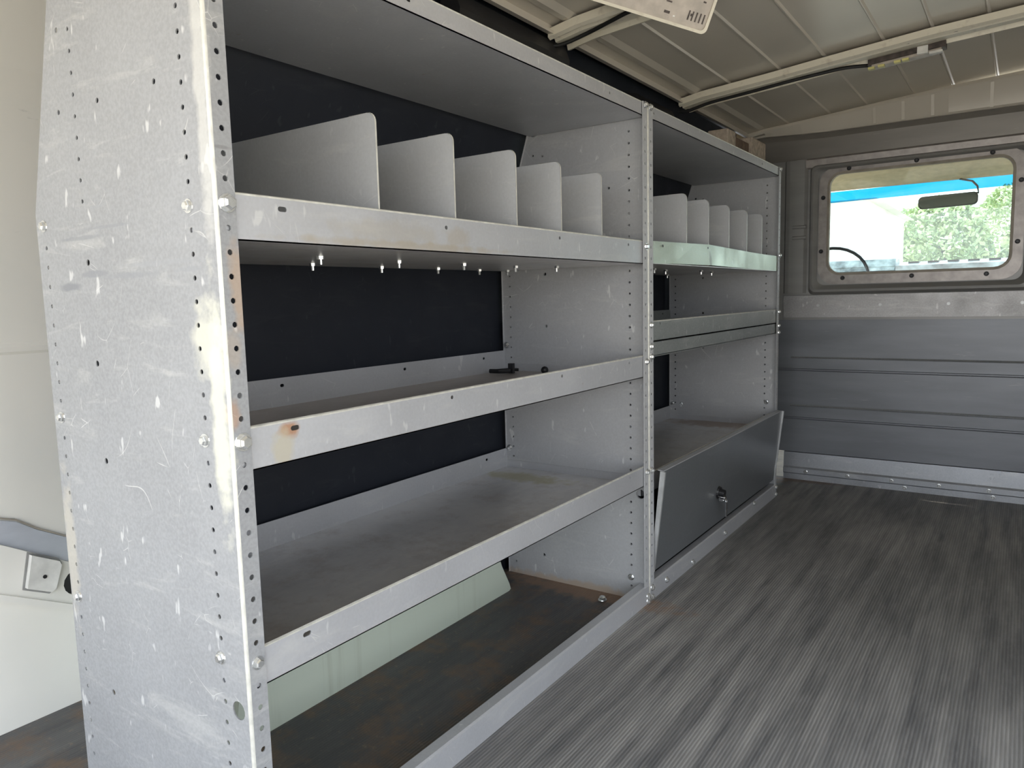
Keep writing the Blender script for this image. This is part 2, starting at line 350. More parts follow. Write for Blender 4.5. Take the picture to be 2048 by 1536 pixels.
# shallow wide swage ribs near the side rail
m = MB()
for xc in (-.155,):
    z0 = zr(xc)+.012
    m.extrude([(xc-.022, z0+.002), (xc-.010, z0-.007), (xc+.006, z0-.007), (xc+.022, z0+.002)], lambda u, v, t: (u, t, v), YR, 1.39)
obj('roof_swage', m, M['roof'], ceil)
def bow(y0, y1):
    m = MB(); xs = [-.205, -.133, .077, .245, .477, .684, .9, 1.15, 1.35]
    # cross section in y (offset, dz): hat section with raised rims
    cs = [(0, .01), (0, -.008), (.010, -.012), (.014, -.004), (.030, -.004), (.034, -.010), (.060, -.010), (.064, -.003), (y1-y0-.014, -.003), (y1-y0-.010, -.014), (y1-y0, -.012), (y1-y0, .01)]
    for (a, b) in zip(xs, xs[1:]):
        A = [(a, y0+o, zr(a)-.006+d) for o, d in cs]; B = [(b, y0+o, zr(b)-.006+d) for o, d in cs]
        n = len(cs); m.add(A+B, [(i, i+1, n+i+1, n+i) for i in range(n-1)])
    o = obj('roof_bow', m, M['bow'], ceil)
    h = MB()
    return o
bow(-.95, -.85); bow(-.09, .01); bow(.69, .79)
hol = bolt_mesh('rivet', .003, .0015, .005, M['black'])
for x, y in ((.35, .735), (.43, .725), (.54, .72), (.60, .70), (.01, -.03), (-.08, -.03)): inst('rivet', hol, ceil, (x, y, zr(x)-.011), (pi, 0, 0))
# header between roof and bulkhead
m = MB(); xs = [-.205, -.133, .0, .077, .16, .245, .36, .477, .58, .684, .9, 1.15, 1.35]
def zbot(q): return 1.325 if q > .06 else zr(q)-.012-(zr(.06)-.012-1.325)*(q+.205)/.265
for a, b in zip(xs, xs[1:]):
    V = []
    for q in (a, b):
        zt = zr(q); zb = zbot(q)
        V += [(q, 1.365, zt+.004), (q, 1.362, zt-.006), (q, 1.368, zt-.012), (q, 1.385, zb+.006), (q, 1.392, zb), (q, 1.42, zb)]
    m.add(V, [(i, i+1, 7+i, 6+i) for i in range(5)])
hd = struct('trim_1', m, M['roof'], smooth=True)
m = MB()
for xc in (.25, .34, .43, .60, .75): m.bar((xc-.005, 1.384, 1.328), (.010, 0, 0), (0, .02, 0), (.0, -.018, zr(xc)-1.328-.012))
obj('seam_rib', m, M['roof'], hd)

# ---------------------------------------------------------------- bulkhead
X0, X1 = -.73, 1.45
lev = [(-.006, 0), (-.006, .022), (-.013, .027), (-.013, .046), (-.006, .052), (-.004, .108), (.002, .110), (.002, .240), (.007, .243), (.007, .247), (.001, .250), (.001, .432), (.006, .435), (.006, .439), (.0, .442), (.0, .632)]
m = MB(); kick = MB()
P = [(YF+a, z) for a, z in lev if z >= .109]
m.extrude(P+[(YF+.03, .632), (YF+.03, .109)], lambda u, v, t: (t, u, v), X0, X1)
# upper sheet with window opening
gx0, gx1, gz0, gz1 = .098, .672, .803, 1.172
top = [(x, zr(x)-.005) for x in (1.35, 1.15, .9, .684, .477, .245, .077, -.133, -.205)]
m.sheet([(X0, .632), (X1, .632), (X1, 1.2)]+top+[(-.40, 1.25), (X0, 1.1)], [rrect(gx0, gz0, gx1, gz1, .045)], lambda u, v, d: (u, YF-d, v), .003, 1)
wf = struct('wall_front', m, [M['bulk'], M['bulk_up']])
# dark step and worn band under the header
m = MB()
for a, b in zip(xs, xs[1:]):
    zz = zbot
    V = []
    for q in (a, b): V += [(q, 1.405, zz(q)+.004), (q, 1.402, zz(q)-.02), (q, 1.409, min(1.236, zz(q)-.03))]
    m.add(V, [(0, 1, 4, 3), (1, 2, 5, 4)])
obj('recess_step', m, M['step'], wf)
m = MB(); m.extrude([(YF-.003, 1.198), (YF-.010, 1.202), (YF-.012, 1.230), (YF-.003, 1.238)], lambda u, v, t: (t, u, v), -.02, X1); obj('worn_band', m, M['frame'], wf)
for z in (.295, .485):  # bright zinc colour paints in the highlight along each pressed bead
    m = MB(); m.extrude([(YF+.002, z-.005), (YF-.004, z-.001), (YF-.006, z+.0015), (YF+.001, z+.005)], lambda u, v, t: (t, u, v), -.03, X1); obj('highlight_bead', m, M['zinc'], wf)
# galvanised strip with four bolts
m = MB(); m.extrude([(YF-.002, .641), (YF-.007, .641), (YF-.007, .725), (YF-.002, .727)], lambda u, v, t: (t, u, v), -.06, X1); g = obj('galvanised_strip', m, M['galv'], wf)
SMALL = bolt_mesh('bolt_small', .0035, .003, .0055, M['strip'])
for x in (.068, .283, .499, .712, .93, 1.15): inst('bolt', SMALL, g, (x, YF-.007, .686), RYN)
# kick plate: rolled edge and bolts
M['kick'] = grey_paint('bright_kick_plate', (.40, .415, .44), 0, (), .5, .32, .6)
m = MB(); P = [(YF+a, z) for a, z in lev if z <= .109]; m.extrude(P+[(YF+.02, .109), (YF+.02, 0)], lambda u, v, t: (t, u, v), -.05, X1); g = obj('kick_plate', m, M['kick'], wf, smooth=True)
for x in (.037, .189, .340, .493, .645, .80, .95): inst('bolt', BOLT, g, (x, YF-.013, .036), RYN)
for x in (.383, .657, .93): inst('bolt', BOLT, g, (x, YF-.006, .013), RYN)
# left pillar with pressings
m = MB(); m.extrude([(-.062, YF-.002), (-.056, YF-.012), (-.042, YF-.014), (.012, YF-.014), (.024, YF-.002)], lambda u, v, t: (u, v, t), .735, 1.235)
pl_ = obj('pillar_pressing', m, M['bulk_up'], wf)
m = MB()
for z in (.945, .985): m.extrude([(YF-.013, z-.008), (YF-.017, z-.003), (YF-.017, z+.003), (YF-.013, z+.008)], lambda u, v, t: (t, u, v), -.03, .02)
obj('pressed_rib', m, M['bulk_up'], pl_)
# window: raised frame, flange, gasket, glass, bolts
def ring(m, path_a, path_b, ya, yb, mi=0):
    n = len(path_a); V = [(x, ya, z) for x, z in path_a]+[(x, yb, z) for x, z in path_b]; m.add(V, [(i, (i+1) % n, n+(i+1) % n, n+i) for i in range(n)], mi)
win = bpy.data.objects.new('window_1', None); COL.objects.link(win); win.location = (.385, YF, .80); win['kind'] = 'structure'
m = MB(); sq = [(.030, .727, .738, 1.212, .02, 0.), (.038, .737, .730, 1.204, .022, -.018), (.046, .746, .722, 1.196, .024, -.020), (.056, .757, .712, 1.190, .03, -.008), (.060, .762, .709, 1.186, .03, -.004)]
rs = [rrect(a, b, c_, d, r) for a, b, c_, d, r, _ in sq]
for i in range(len(rs)-1): ring(m, rs[i], rs[i+1], YF-.003+sq[i][5], YF-.003+sq[i+1][5])
obj('frame', m, M['bulk_up'], win, smooth=True)
m = MB(); a = rrect(.064, .765, .706, 1.197, .06); b = rrect(gx0, gz0, gx1, gz1, .045)
ring(m, a, a, YF-.004, YF-.010); ring(m, a, b, YF-.010, YF-.010); ring(m, b, b, YF-.010, YF+.012); fg = obj('window_flange', m, M['frame'], win)
m = MB(); a = rrect(gx0-.005, gz0-.005, gx1+.005, gz1+.005, .05); b = rrect(gx0+.004, gz0+.004, gx1-.004, gz1-.004, .042)
ring(m, a, b, YF-.011, YF-.014); ring(m, b, b, YF-.014, YF+.006); obj('gasket', m, M['seatbelt'], win)
m = MB(); m.sheet(rrect(gx0, gz0, gx1, gz1, .045), [], lambda u, v, d: (u, YF+d, v), .004); obj('pane', m, M['glass'], win)
DB = bolt_mesh('bolt_dark', .006, .006, .008, M['darkmetal'])
for x, z in ((.166, 1.185), (.385, 1.187), (.609, 1.185), (.079, 1.087), (.075, .889), (.153, .787), (.382, .787), (.607, .785), (.690, .888), (.692, 1.087)): inst('bolt', DB, fg, (x, YF-.011, z), RYN)

# ---------------------------------------------------------------- side walls
XW = -.73
m = MB()
pr = [(XW, 0), (XW, .2), (XW, .665), (XW+.004, .670), (XW+.004, .678), (XW, .684), (XW+.004, .9), (XW+.02, 1.15), (XW+.05, 1.3), (XW+.12, 1.38), (XW+.14, 1.42), (XW-.05, 1.40), (XW-.05, 0)]
m.extrude(pr, lambda u, v, t: (u, t, v), YR, 1.43); m.box((XW-.05, YR, 1.35), (XW, 1.43, 1.445)); wl = struct('wall_left', m, M['white'], smooth=False)
# sloping body rail with cover and hole
def slope_poly(m, pts, x0, x1, mi=0): m.sheet(pts, [], lambda u, v, d: (x0+d, u, v), x1-x0, mi)
def body(m, pts, holes, x0, x1, mi=0): m.sheet(pts, holes, lambda u, v, d: (x0+d, u, v), x1-x0, mi)
m = MB(); oval = [(-.968+.030*cos(t*pi/8), .236+.026*sin(t*pi/8)) for t in range(16)]
body(m, [(-1.25, .425), (-1.086, .338), (-.976, .272), (-.88, .215), (-.88, .13), (-.983, .196), (-1.095, .254), (-1.25, .335)], [oval], XW, XW+.016)
br = obj('body_rail', m, M['white'], wl)
m = MB(); body(m, [(-1.25, .335), (-1.095, .254), (-.983, .196), (-.88, .13), (-.88, .118), (-.983, .183), (-1.095, .241), (-1.25, .322)], [], XW, XW+.024); obj('rail_lip', m, M['white'], br)
m = MB(); body(m, [(-1.25, .47), (-1.083, .380), (-1.06, .372), (-1.03, .350), (-.981, .322), (-.88, .27), (-.88, .215), (-.976, .272), (-1.086, .338), (-1.25, .425)], [], XW, XW+.004); obj('rail_band', m, bulk('bluish_grey_band', (.66, .69, .76), .15), wl)
m = MB(); body(m, [(-1.25, .476), (-1.083, .385), (-1.06, .377), (-1.03, .354), (-.981, .325), (-.88, .2735), (-.88, .2715), (-.981, .3225), (-1.03, .3515), (-1.06, .3745), (-1.083, .3825), (-1.25, .473)], [], XW, XW+.006); obj('sealer_seam', m, M['seatbelt'], wl)
m = MB(); body(m, [(-1.053, .317), (-1.003, .291), (-.9985, .280), (-1.012, .236), (-1.024, .231), (-1.066, .252)], [], XW+.012, XW+.0185); obj('cover_gap', m, simple('grey_gap_shadow', (.30, .30, .29), .7), br)  # grey sheet showing around the cover paints in its shadow gap
m = MB(); body(m, [(-1.050, .312), (-1.006, .288), (-1.003, .280), (-1.016, .240), (-1.024, .236), (-1.062, .255)], [], XW+.010, XW+.029); cv = obj('cover_plate', m, M['white_plastic'], br)
m = MB(); body(m, circ(-1.033, .268, .0035), [], XW+.029, XW+.0305); obj('screw_hole', m, M['black'], cv)
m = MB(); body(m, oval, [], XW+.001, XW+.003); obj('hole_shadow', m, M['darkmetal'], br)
# dark liner board behind the shelving
m = MB(); lp = [(-.428, .285), (-.428, .872), (-.335, 1.17), (-.29, 1.24), (-.25, 1.36), (-.262, 1.40), (-.30, 1.40), (-.31, 1.24), (-.35, 1.17), (-.44, .872), (-.44, .285)]
m.extrude(lp, lambda u, v, t: (u, t, v), -1.085, 1.40); lin = struct('trim_2', m, M['liner'])
m = MB(); m.box((-.60, -.0, 0), (-.59, 1.4, .285)); m.box((-.44, .0, .0), (-.43, 1.4, .285)); obj('lower_board', m, M['liner'], lin)
m = MB(); m.box((-.73, 1.30, 0), (-.44, 1.40, 1.2)); obj('corner_post', m, M['liner'], lin)
# side roof rail: dark trim above the shelving
m = MB()
m.extrude([(-.225, 1.25), (-.205, 1.262), (-.200, 1.30), (-.212, 1.333), (-.245, 1.34), (-.26, 1.25)], lambda u, v, t: (u, t, v), -.42, .0)
m.extrude([(-.235, 1.25), (-.222, 1.262), (-.220, 1.29), (-.232, 1.31), (-.255, 1.315), (-.27, 1.25)], lambda u, v, t: (u, t, v), -.95, -.46)
m.extrude([(-.232, 1.25), (-.212, 1.262), (-.210, 1.29), (-.222, 1.315), (-.25, 1.32), (-.265, 1.25)], lambda u, v, t: (u, t, v), .42, .68)
m.extrude([(-.238, 1.24), (-.225, 1.252), (-.225, 1.27), (-.232, 1.29), (-.25, 1.30), (-.27, 1.24)], lambda u, v, t: (u, t, v), .04, 1.3)
tag(obj('side_rail_trim', m, M['darkmetal'], None, loc=(-.24, 0, 1.24)), 'long black trim channel along the roof edge above the shelving', 'trim')
# white wheel arch
m = MB()
wp = [(-.098, 0), (-.104, .02), (-.135, .075), (-.165, .15), (-.20, .22), (-.26, .265), (-.34, .282), (-.80, .282), (-.86, .25), (-.895, .18), (-.925, 0)]
n = len(wp); cen = (-.52, .1)
V = [(-.726, y, z) for y, z in wp]+[(-.352, y, z) for y, z in wp]+[(-.338, cen[0]+(y-cen[0])*.985, max(0, z-.004)) for y, z in wp]+[(-.333, cen[0]+(y-cen[0])*.95, max(0, z-.018)) for y, z in wp]
F = [(r*n+i, r*n+i+1, (r+1)*n+i+1, (r+1)*n+i) for r in range(3) for i in range(n-1)]+[tuple(range(3*n, 4*n))]
m.add(V, F); wa = obj('wheel_arch', m, M['arch'], wl, smooth=True, label='white painted wheel arch with greenish dirt streaks')
# right wall
m = MB(); m.box((-.73, YR-.04, 0), (-.62, YR, 1.40)); m.box((-.73, YR-.04, 1.30), (1.45, YR, 1.44)); struct('wall_back', m, M['white'])   # rear door frame: both leaves stand open
m = MB(); pr = [(1.45, 0), (1.45, .9), (1.42, 1.2), (1.35, 1.37), (1.35, 1.44), (1.5, 1.44), (1.5, 0)]
m.extrude(pr, lambda u, v, t: (u, t, v), YR, -1.55); m.extrude(pr, lambda u, v, t: (u, t, v), -.4, 1.43)
m.box((1.45, -1.55, 0), (1.5, -.4, .04)); m.box((1.38, -1.55, 1.25), (1.5, -.4, 1.44)); struct('wall_right', m, M['white'])   # unseen side doorway, added open to light the shelving

# ---------------------------------------------------------------- shelving units
T = .0016; PITCH = .0264; ZK = .851
def side_panel(parent, y, dirn, mat='panel'):
    """perforated end panel in the plane y, its flanges folded towards dirn"""
    m = MB(); hs = []; r = .0031
    zs = [ZK+PITCH*k for k in range(-31, 11)]
    for z in zs:
        if .02 < z < 1.13: hs.append(circ(-.047, z, r))
    for z in zs:
        if .02 < z < .86: hs.append(circ(-.389, z, r*.95))
        elif 0.86 < z < 1.11: hs.append(circ(-.281, z, r*.95))
    for x, z in ((-.099, .993), (-.224, .993), (-.322, .994), (-.280, .800), (-.279, .669), (-.278, .539), (-.309, 1.093), (-.299, .066), (-.314, .203)): hs.append(circ(x, z, .0034 if z > .9 else .0042, 10))
    hs.append(circ(-.0215, .266, .0115, 16))
    rr = .0035
    m.sheet([(-rr, 0), (-rr, 1.17), (-.315, 1.17), (-.412, .872), (-.412, 0)], hs, lambda u, v, d: (u, y+dirn*d, v), T)
    fh = [circ(.0145, z, .0034) for z in zs if .02 < z < 1.15]
    m.sheet([(rr, 0), (.0255, 0), (.0255, 1.17), (rr, 1.17)], fh, lambda u, v, d: (-d, y+dirn*u, v), T)
    ar = [(-rr+rr*sin(a*pi/8), rr-rr*cos(a*pi/8)) for a in range(5)]; ai = [(-rr+(rr-T)*sin(a*pi/8), rr-(rr-T)*cos(a*pi/8)) for a in reversed(range(5))]
    m.extrude([(a, b) for a, b in ar+ai], lambda u, v, t: (u, y+dirn*v, t), 0, 1.17, 1)
    # rear flange along both straight runs
    for (xa, za), (xb, zb) in (((-.412, 0), (-.412, .872)), ((-.412, .872), (-.315, 1.17))):
        m.add([(xa, y, za), (xa, y+dirn*.005, za), (xb, y+dirn*.005, zb), (xb, y, zb), (xa+T, y, za), (xa+T, y+dirn*.005, za), (xb+T, y+dirn*.005, zb), (xb+T, y, zb)], [(0, 1, 2, 3), (7, 6, 5, 4), (1, 5, 6, 2)])
    return obj('side_panel', m, [M[mat], M['edge']], parent)
def lip(m, y0, y1, z0, z1, x, slots, mi=0, bend=None, t=T):
    """front lip in the plane x with real slots"""
    out = [(y0, z0), (y1, z0), (y1, z1), (y0, z1)]; hs = [rrect(ys-w/2, zs-.003, ys+w/2, zs+.003, .0028, 2) for ys, zs, w in slots]
    m.sheet(out, hs, lambda u, v, d: (x-d, u, v), t, mi)
def shelf(parent, y0, y1, z0, z1, depth, slots, xf=-.002, bolts=True, deck='tray', back=True, name='shelf', lm='shelf'):
    m = MB()
    m.box((-depth, y0, z0), (xf, y1, z0+T), 1)                     # deck
    lip(m, y0, y1, z0, z1, xf, slots)
    m.extrude([(xf+.0002, z1-.002), (xf+.0006, z1), (xf-.002, z1+.0012), (xf-.004, z1-.0005), (xf-.004, z1-.002)], lambda u, v, t: (u, t, v), y0, y1, 2)   # rolled top edge
    if back: lip(m, y0, y1, z0, z1+.004, -depth+T, [(a, b, .009) for a, b, w in slots])
    for y in (y0, y1-T): m.box((-depth, y, z0), (xf, y+T, z0+.02))
    o = obj(name, m, [M[lm], M[deck], M['edge']], parent)
    return o
def divider(parent, y, zb, zt, depth=.385):
    m = MB(); r = .014; x = -.012
    arc = [(x-r+r*cos(a*pi/12), zt-r+r*sin(a*pi/12)) for a in range(7)]
    m.sheet([(x, zb)]+arc+[(-depth, zt), (-depth, zb)], [], lambda u, v, d: (u, y+d, v), .0018)
    # worn bright front edge
    pth = [(x, zb)]+arc+[(x-.05, zt)]
    for (a, b), (c_, d) in zip(pth, pth[1:]): m.add([(a+.0006, y-.0006, b), (a+.0006, y+.0024, b), (c_+.0006, y+.0024, d+.0006), (c_+.0006, y-.0006, d+.0006)], [(0, 1, 2, 3)], 1)
    m.box((-depth+.02, y, zb), (x-.02, y+.016, zb+.0015))           # foot flange
    o = obj('divider', m, [M['divider'], M['edge']], parent); return o

YA, YB = -1.117, -.0012
u1 = thing('shelving_unit', 'near grey steel shelving unit with scratched perforated end panel and open bottom bay', 'shelving', (-.2, -.56, 0), 'grey steel shelving units')
side_panel(u1, YA, 1, 'panel_near'); pb = side_panel(u1, YB, -1)
sl1 = [(-1.026, .851, .013), (-.724, .849, .007), (-.391, .851, .007), (-.097, .852, .007)]
s1 = shelf(u1, YA+T+.001, YB-T-.001, .812, .864, .41, sl1, -.0035)
for i, y in enumerate((-.858, -.692, -.522, -.371, -.207)): divider(s1, y, .8142, .995)
for x, y in ((-.170, -.826), (-.335, -.70), (-.195, -.626), (-.36, -.50), (-.2, -.434), (-.35, -.335), (-.21, -.236), (-.36, -.17), (-.165, -.135), (-.355, -.06)): inst('bolt', NUT, s1, (x, y, .812))
s2 = shelf(u1, YA+T+.001, YB-T-.001, .551, .6015, .41, [(a, .591, w) for a, b, w in sl1], -.0035)
s3 = shelf(u1, YA+T+.001, YB-T-.001, .292, .3395, .41, [(a, .329, w) for a, b, w in sl1[:1]]+[(-.097, .329, .006)], -.0035)
tp = shelf(u1, YA+T+.001, YB-T-.001, 1.140, 1.170, .315, [(-.79, 1.156, .01), (-.18, 1.156, .006)], -.0035, name='top', back=False, deck='shelf')
m = MB(); m.extrude([(-.004, 0), (.0005, 0), (.0005, .043), (-.003, .0455), (-.022, .0455), (-.022, .044), (-.004, .0435)], lambda u, v, t: (u, t, v), YA+.003, YB-.003)
br1 = obj('base_rail', m, M['shelf'], u1)
for z in (ZK, .587, .325):
    inst('bolt', BOLT_BIG if z != .325 else BOLT, u1, (0, YA+.0145, z), RX)
    inst('bolt', BOLT, u1, (-.049, YA, z), RYN); inst('bolt', BOLT, u1, (-.390, YA, z+.003), RYN)
    inst('bolt', BOLT, u1, (.0, -.012, z), RX)
for z in (1.163, .022, .034): inst('bolt', BOLT, u1, (0.0006, -.014 if z > 1 else -.010, z if z > 1 else z-.016), RX)
inst('bolt', BOLT_BIG, u1, (-.305, YB-T, 1.148), (pi/2, 0, 0)); inst('bolt', BOLT, u1, (-.40, YB-T, .345), (pi/2, 0, 0)); inst('bolt', BOLT, u1, (-.375, YB-T, .09), (pi/2, 0, 0))
inst('bolt', BOLT, u1, (-.047, YB-T, .055), (pi/2, 0, 0)); inst('bolt', BOLT_BIG, u1, (-.10, -.055, .004)); inst('bolt', BOLT, u1, (-.395, YB-.012, .62), (pi/2, 0, 0))
# unit 2
YC, YD = .0012, 1.117
u2 = thing('shelving_unit', 'far grey steel shelving unit with fold-down locker door against the bulkhead', 'shelving', (-.2, .56, 0), 'grey steel shelving units')
side_panel(u2, YC, 1); side_panel(u2, YD, -1)
# dented top shelf lip: bulges out and up around its middle
m = MB(); z0, z1, dp = .815, .866, .41; ya, yb = YC+T+.001, YD-T-.001
m.box((-dp, ya, z0-.001), (-.004, yb, z0+T-.001), 1)
def bulge(y):
    t = (y-ya)/(yb-ya); e = .405-ya
    k = max(0, 1-abs(y-.40)/.38) if y < .40 else max(0, 1-abs(y-.40)/.5); return k
ys = [ya, .02, .15, .3, .385, .40, .415, .5, .65, .8, .95, yb]; V = []
for y in ys:
    k = bulge(y); V += [(-.0035+.010*k, y, z0+.003*k), (-.0035+.004*k, y, z1+.008*k), (-.0051+.004*k, y, z1+.008*k), (-.0051+.010*k, y, z0+.003*k)]
m.add(V, [(i*4+j, i*4+(j+1) % 4, i*4+4+(j+1) % 4, i*4+4+j) for i in range(len(ys)-1) for j in range(4)])
lip(m, ya, yb, z0, z1+.004, -dp+T, [])
s4 = obj('shelf', m, [M['shelf_window_tint'], M['tray']], u2, label='shelf with a bent and dented front lip')
for y, z, x in ((.087, .857, -.0014), (.388, .864, .0012)):
    m = MB(); m.sheet(circ(y, z, .0035), [], lambda u, v, d: (x+d, u, v), .0004); obj('slot', m, M['black'], s4)
for y in (.265, .427, .600, .772, .934): divider(s4, y, .8175, 1.0)
for x, y in ((-.33, .27), (-.13, .33), (-.16, .48), (-.37, .42), (-.148, .838), (-.33, .62), (-.118, .66), (-.35, .946)): inst('bolt', NUT, s4, (x, y, z0-.001))
shelf(u2, ya, yb, .632, .6795, .41, [(.075, .672, .006), (1.04, .67, .006)], -.0035, lm='shelf_darkened')
# second, inverted shelf right under it
m = MB(); m.box((-.41, ya, .629), (-.006, yb, .6306), 1); m.sheet([(ya, .596), (yb, .596), (yb, .6306), (ya, .6306)], [], lambda u, v, d: (-.006-d, u, v), T)
m.extrude([(-.006, .594), (-.014, .594), (-.014, .596), (-.006, .5975)], lambda u, v, t: (u, t, v), ya, yb)
obj('shelf', m, [M['shelf_darkened'], M['tray']], u2, label='inverted shelf right below the middle shelf')
shelf(u2, ya, yb, .258, .306, .41, [], -.022)
tp2 = shelf(u2, ya, yb, 1.141, 1.1695, .315, [(.042, 1.156, .006), (.9, 1.156, .006)], -.0035, name='top', back=False, deck='shelf')
m = MB(); m.extrude([(-.004, 0), (.0005, 0), (.0005, .043), (-.003, .0455), (-.022, .0455), (-.022, .044), (-.004, .0435)], lambda u, v, t: (u, t, v), YC+.003, YD-.003)
br2 = obj('base_rail', m, M['shelf'], u2)
for y, z in ((.844, .040), (.103, .022), (.283, .012), (.55, .02)): inst('bolt', BOLT, br2, (.0005, y, z), RX)
m = MB(); m.box((-.35, ya, .014), (-.03, yb, .016)); m.box((-.36, ya, .014), (-.35, yb, .25)); obj('locker_floor', m, M['darkmetal'], u2)
for y, z in ((.014, 1.163), (.014, .671), (.014, .621), (.014, .597), (.012, .325), (.014, .032), (.014, .008), (YD-.012, 1.163), (YD-.008, .868), (YD-.006, .671), (YD-.006, .622), (YD-.006, .598), (YD-.005, .034), (YD-.006, .008)): inst('bolt', BOLT, u2, (.0005, y, z), RX)
inst('bolt', BOLT, u2, (-.06, YD-.02, .622), (pi/2, 0, 0)); inst('bolt', BOLT, u2, (-.04, YD-T, .345), (pi/2, 0, 0)); inst('bolt', BOLT, u2, (-.40, YD-T, .318), (pi/2, 0, 0)); inst('bolt', BOLT, u2, (-.365, YD-T, .318), (pi/2, 0, 0))
# fold-down door, leaning a little open
yl, yr_ = .038, 1.098; zb, zt = .064, .318; xb, xt = -.006, .021
dv = Vector((xt-xb, 0, zt-zb)).normalized(); nv = Vector((dv.z, 0, -dv.x)); H = math.hypot(xt-xb, zt-zb)
def dp(u, y, d): p = Vector((xb, 0, zb))+dv*u+nv*d; return (p.x, y, p.z)
m = MB(); m.extrude([(0, 0), (H, 0), (H, -.0016), (.0016, -.0016), (0, -.014), (0, -.014)][:4], lambda u, v, t: dp(u, t, v), yl, yr_)
m.extrude([(H, 0), (H+.0012, -.001), (H+.0012, -.016), (H-.0006, -.016), (H-.0006, -.0016)], lambda u, v, t: dp(u, t, v), yl, yr_, 1)
m.extrude([(0, 0), (-.001, -.001), (-.001, -.014), (.001, -.014), (.001, -.0016)], lambda u, v, t: dp(u, t, v), yl, yr_)
door = obj('door', m, [M['door_grey'], M['shelf']], u2, label='plain dark grey locker door tilted slightly open')
for y in (yl, yr_):
    m = MB(); w = .006; yy = y-.006 if y == yl else y
    m.extrude([(.0, -.006), (.0, .003), (H, .006), (H, -.007)], lambda u, v, t: dp(u, t, v), yy, yy+w); obj('edge_strip', m, M['strip'], door)
m = MB()
pc = Vector(dp(.10, .475, 0))
def disc(m, c, r0, r1, d0, d1, n=18, mi=0):
    V = [];
    for r, d in ((r0, d0), (r1, d1)):
        for k in range(n): a = 2*pi*k/n; p = c+dv*(r*cos(a))+nv*d+Vector((0, r*sin(a), 0)); V.append(p)
    m.add(V, [(k, (k+1) % n, n+(k+1) % n, n+k) for k in range(n)]+[tuple(range(n)), tuple(range(n, 2*n))], mi)
disc(m, pc, .019, .017, 0, .006); disc(m, pc, .012, .011, .006, .020)
lk = obj('lock', m, M['black'], door, label='round black lock with chrome cylinder')
m = MB(); disc(m, pc-dv*.012, .007, .007, .006, .024, 14); m.bar(pc-dv*.018+nv*.010+Vector((0, -.02, 0)), (0, .034, 0), nv*.012, dv*.007); obj('lock_cylinder', m, M['chrome'], lk)
kp = pc-dv*.015+nv*.024
k = thing('key', 'small chrome key hanging from the locker door lock', 'key', tuple(kp))
m = MB(); 
V = [kp+Vector((.002, .006*cos(a*pi/6), -.006+.006*sin(a*pi/6))) for a in range(12)]; m.tube(V+[V[0]], .0012, 6); obj('key_ring', m, M['chrome'], k)
m = MB(); m.bar(kp+Vector((.001, -.0045, -.052)), (.002, 0, 0), (0, .009, 0), (-.001, .002, .044)); m.bar(kp+Vector((.001, -.0075, -.030)), (.0025, 0, 0), (0, .015, 0), (0, 0, .020)); obj('blade', m, M['chrome'], k)

# ---------------------------------------------------------------- loose things
f = thing('hose_fitting', 'small black plastic clip lying in the far back corner of the middle shelf', 'fitting', (-.36, -.09, .5527))
m = MB(); m.tube([(-.385, -.105, .5605), (-.36, -.10, .5605), (-.335, -.085, .5605)], .0055, 8); obj('barrel', m, M['black'], f)
m = MB(); m.tube([(-.372, -.09, .561), (-.36, -.06, .561), (-.335, -.05, .5605)], .004, 8); m.box((-.352, -.072, .553), (-.338, -.062, .578)); obj('arm', m, M['black'], f)
m = MB()
n = 10; c0 = Vector((-.25, -.06, .5635)); rings = []
V = [c0+Vector((.0095*sin(pi*j/6)*cos(2*pi*k/n), .0095*sin(pi*j/6)*sin(2*pi*k/n), .0095*cos(pi*j/6))) for j in range(7) for k in range(n)]
m.add(V, [(j*n+k, j*n+(k+1) % n, (j+1)*n+(k+1) % n, (j+1)*n+k) for j in range(6) for k in range(n)])
kn = obj('knob', m, M['black'], None, smooth=True, loc=(-.25, -.06, .553)); tag(kn, 'small round black knob lying alone on the middle shelf near its right end', 'knob')
m = MB(); m.box((-.009-.23, -.092, .5526), (-.231, -.078, .556)); 
for nm, y0, y1, x0, x1, h, mt, lb in (('wood_block', .70, .775, -.115, -.05, .072, 'wood', 'pale wooden block on top of the far shelving unit, nearest of three'),
                                      ('wood_block', .79, .93, -.125, -.056, .062, 'wood_dark', 'dark brown wooden block on top of the far shelving unit between two pale blocks'),
                                      ('wood_block', .945, 1.10, -.115, -.05, .085, 'wood', 'pale wooden block on top of the far shelving unit beside the bulkhead')):
    m = MB(); z = 1.1427; m.box((x0, y0, z), (x1, y1, z+h+.027)); b = obj(nm, m, M[mt], None, loc=((x0+x1)/2, (y0+y1)/2, z)); tag(b, lb, 'block', 'wooden blocks on the far shelving unit')
    bv = b.modifiers.new('bevel', 'BEVEL'); bv.width = .004; bv.segments = 2
# cables clipped to the bows
def cable(pts, r, label):
    m = MB(); P = [Vector(p) for p in pts]; Q = []
    for i in range(len(P)-1):
        p0, p1, p2, p3 = P[max(0, i-1)], P[i], P[i+1], P[min(len(P)-1, i+2)]
        for j in range(5):
            t = j/5; Q.append(.5*((2*p1)+(p2-p0)*t+(2*p0-5*p1+4*p2-p3)*t*t+(3*p1-p0-3*p2+p3)*t**3))
    Q.append(P[-1]); m.tube(Q, r, 8); o = obj('cable', m, M['cable'], None, smooth=True, loc=P[0]); tag(o, label, 'cable', 'cables along the roof bows')
def bz(x, d=.020): return zr(x)-d
cable([(-.225, -.07, 1.325), (-.195, -.05, bz(-.195)-.004), (-.13, -.04, bz(-.13)), (-.06, -.06, bz(-.06)), (.0, -.075, bz(0)), (.1, -.075, bz(.1))], .0045, 'black cable running along the nearer roof bow')
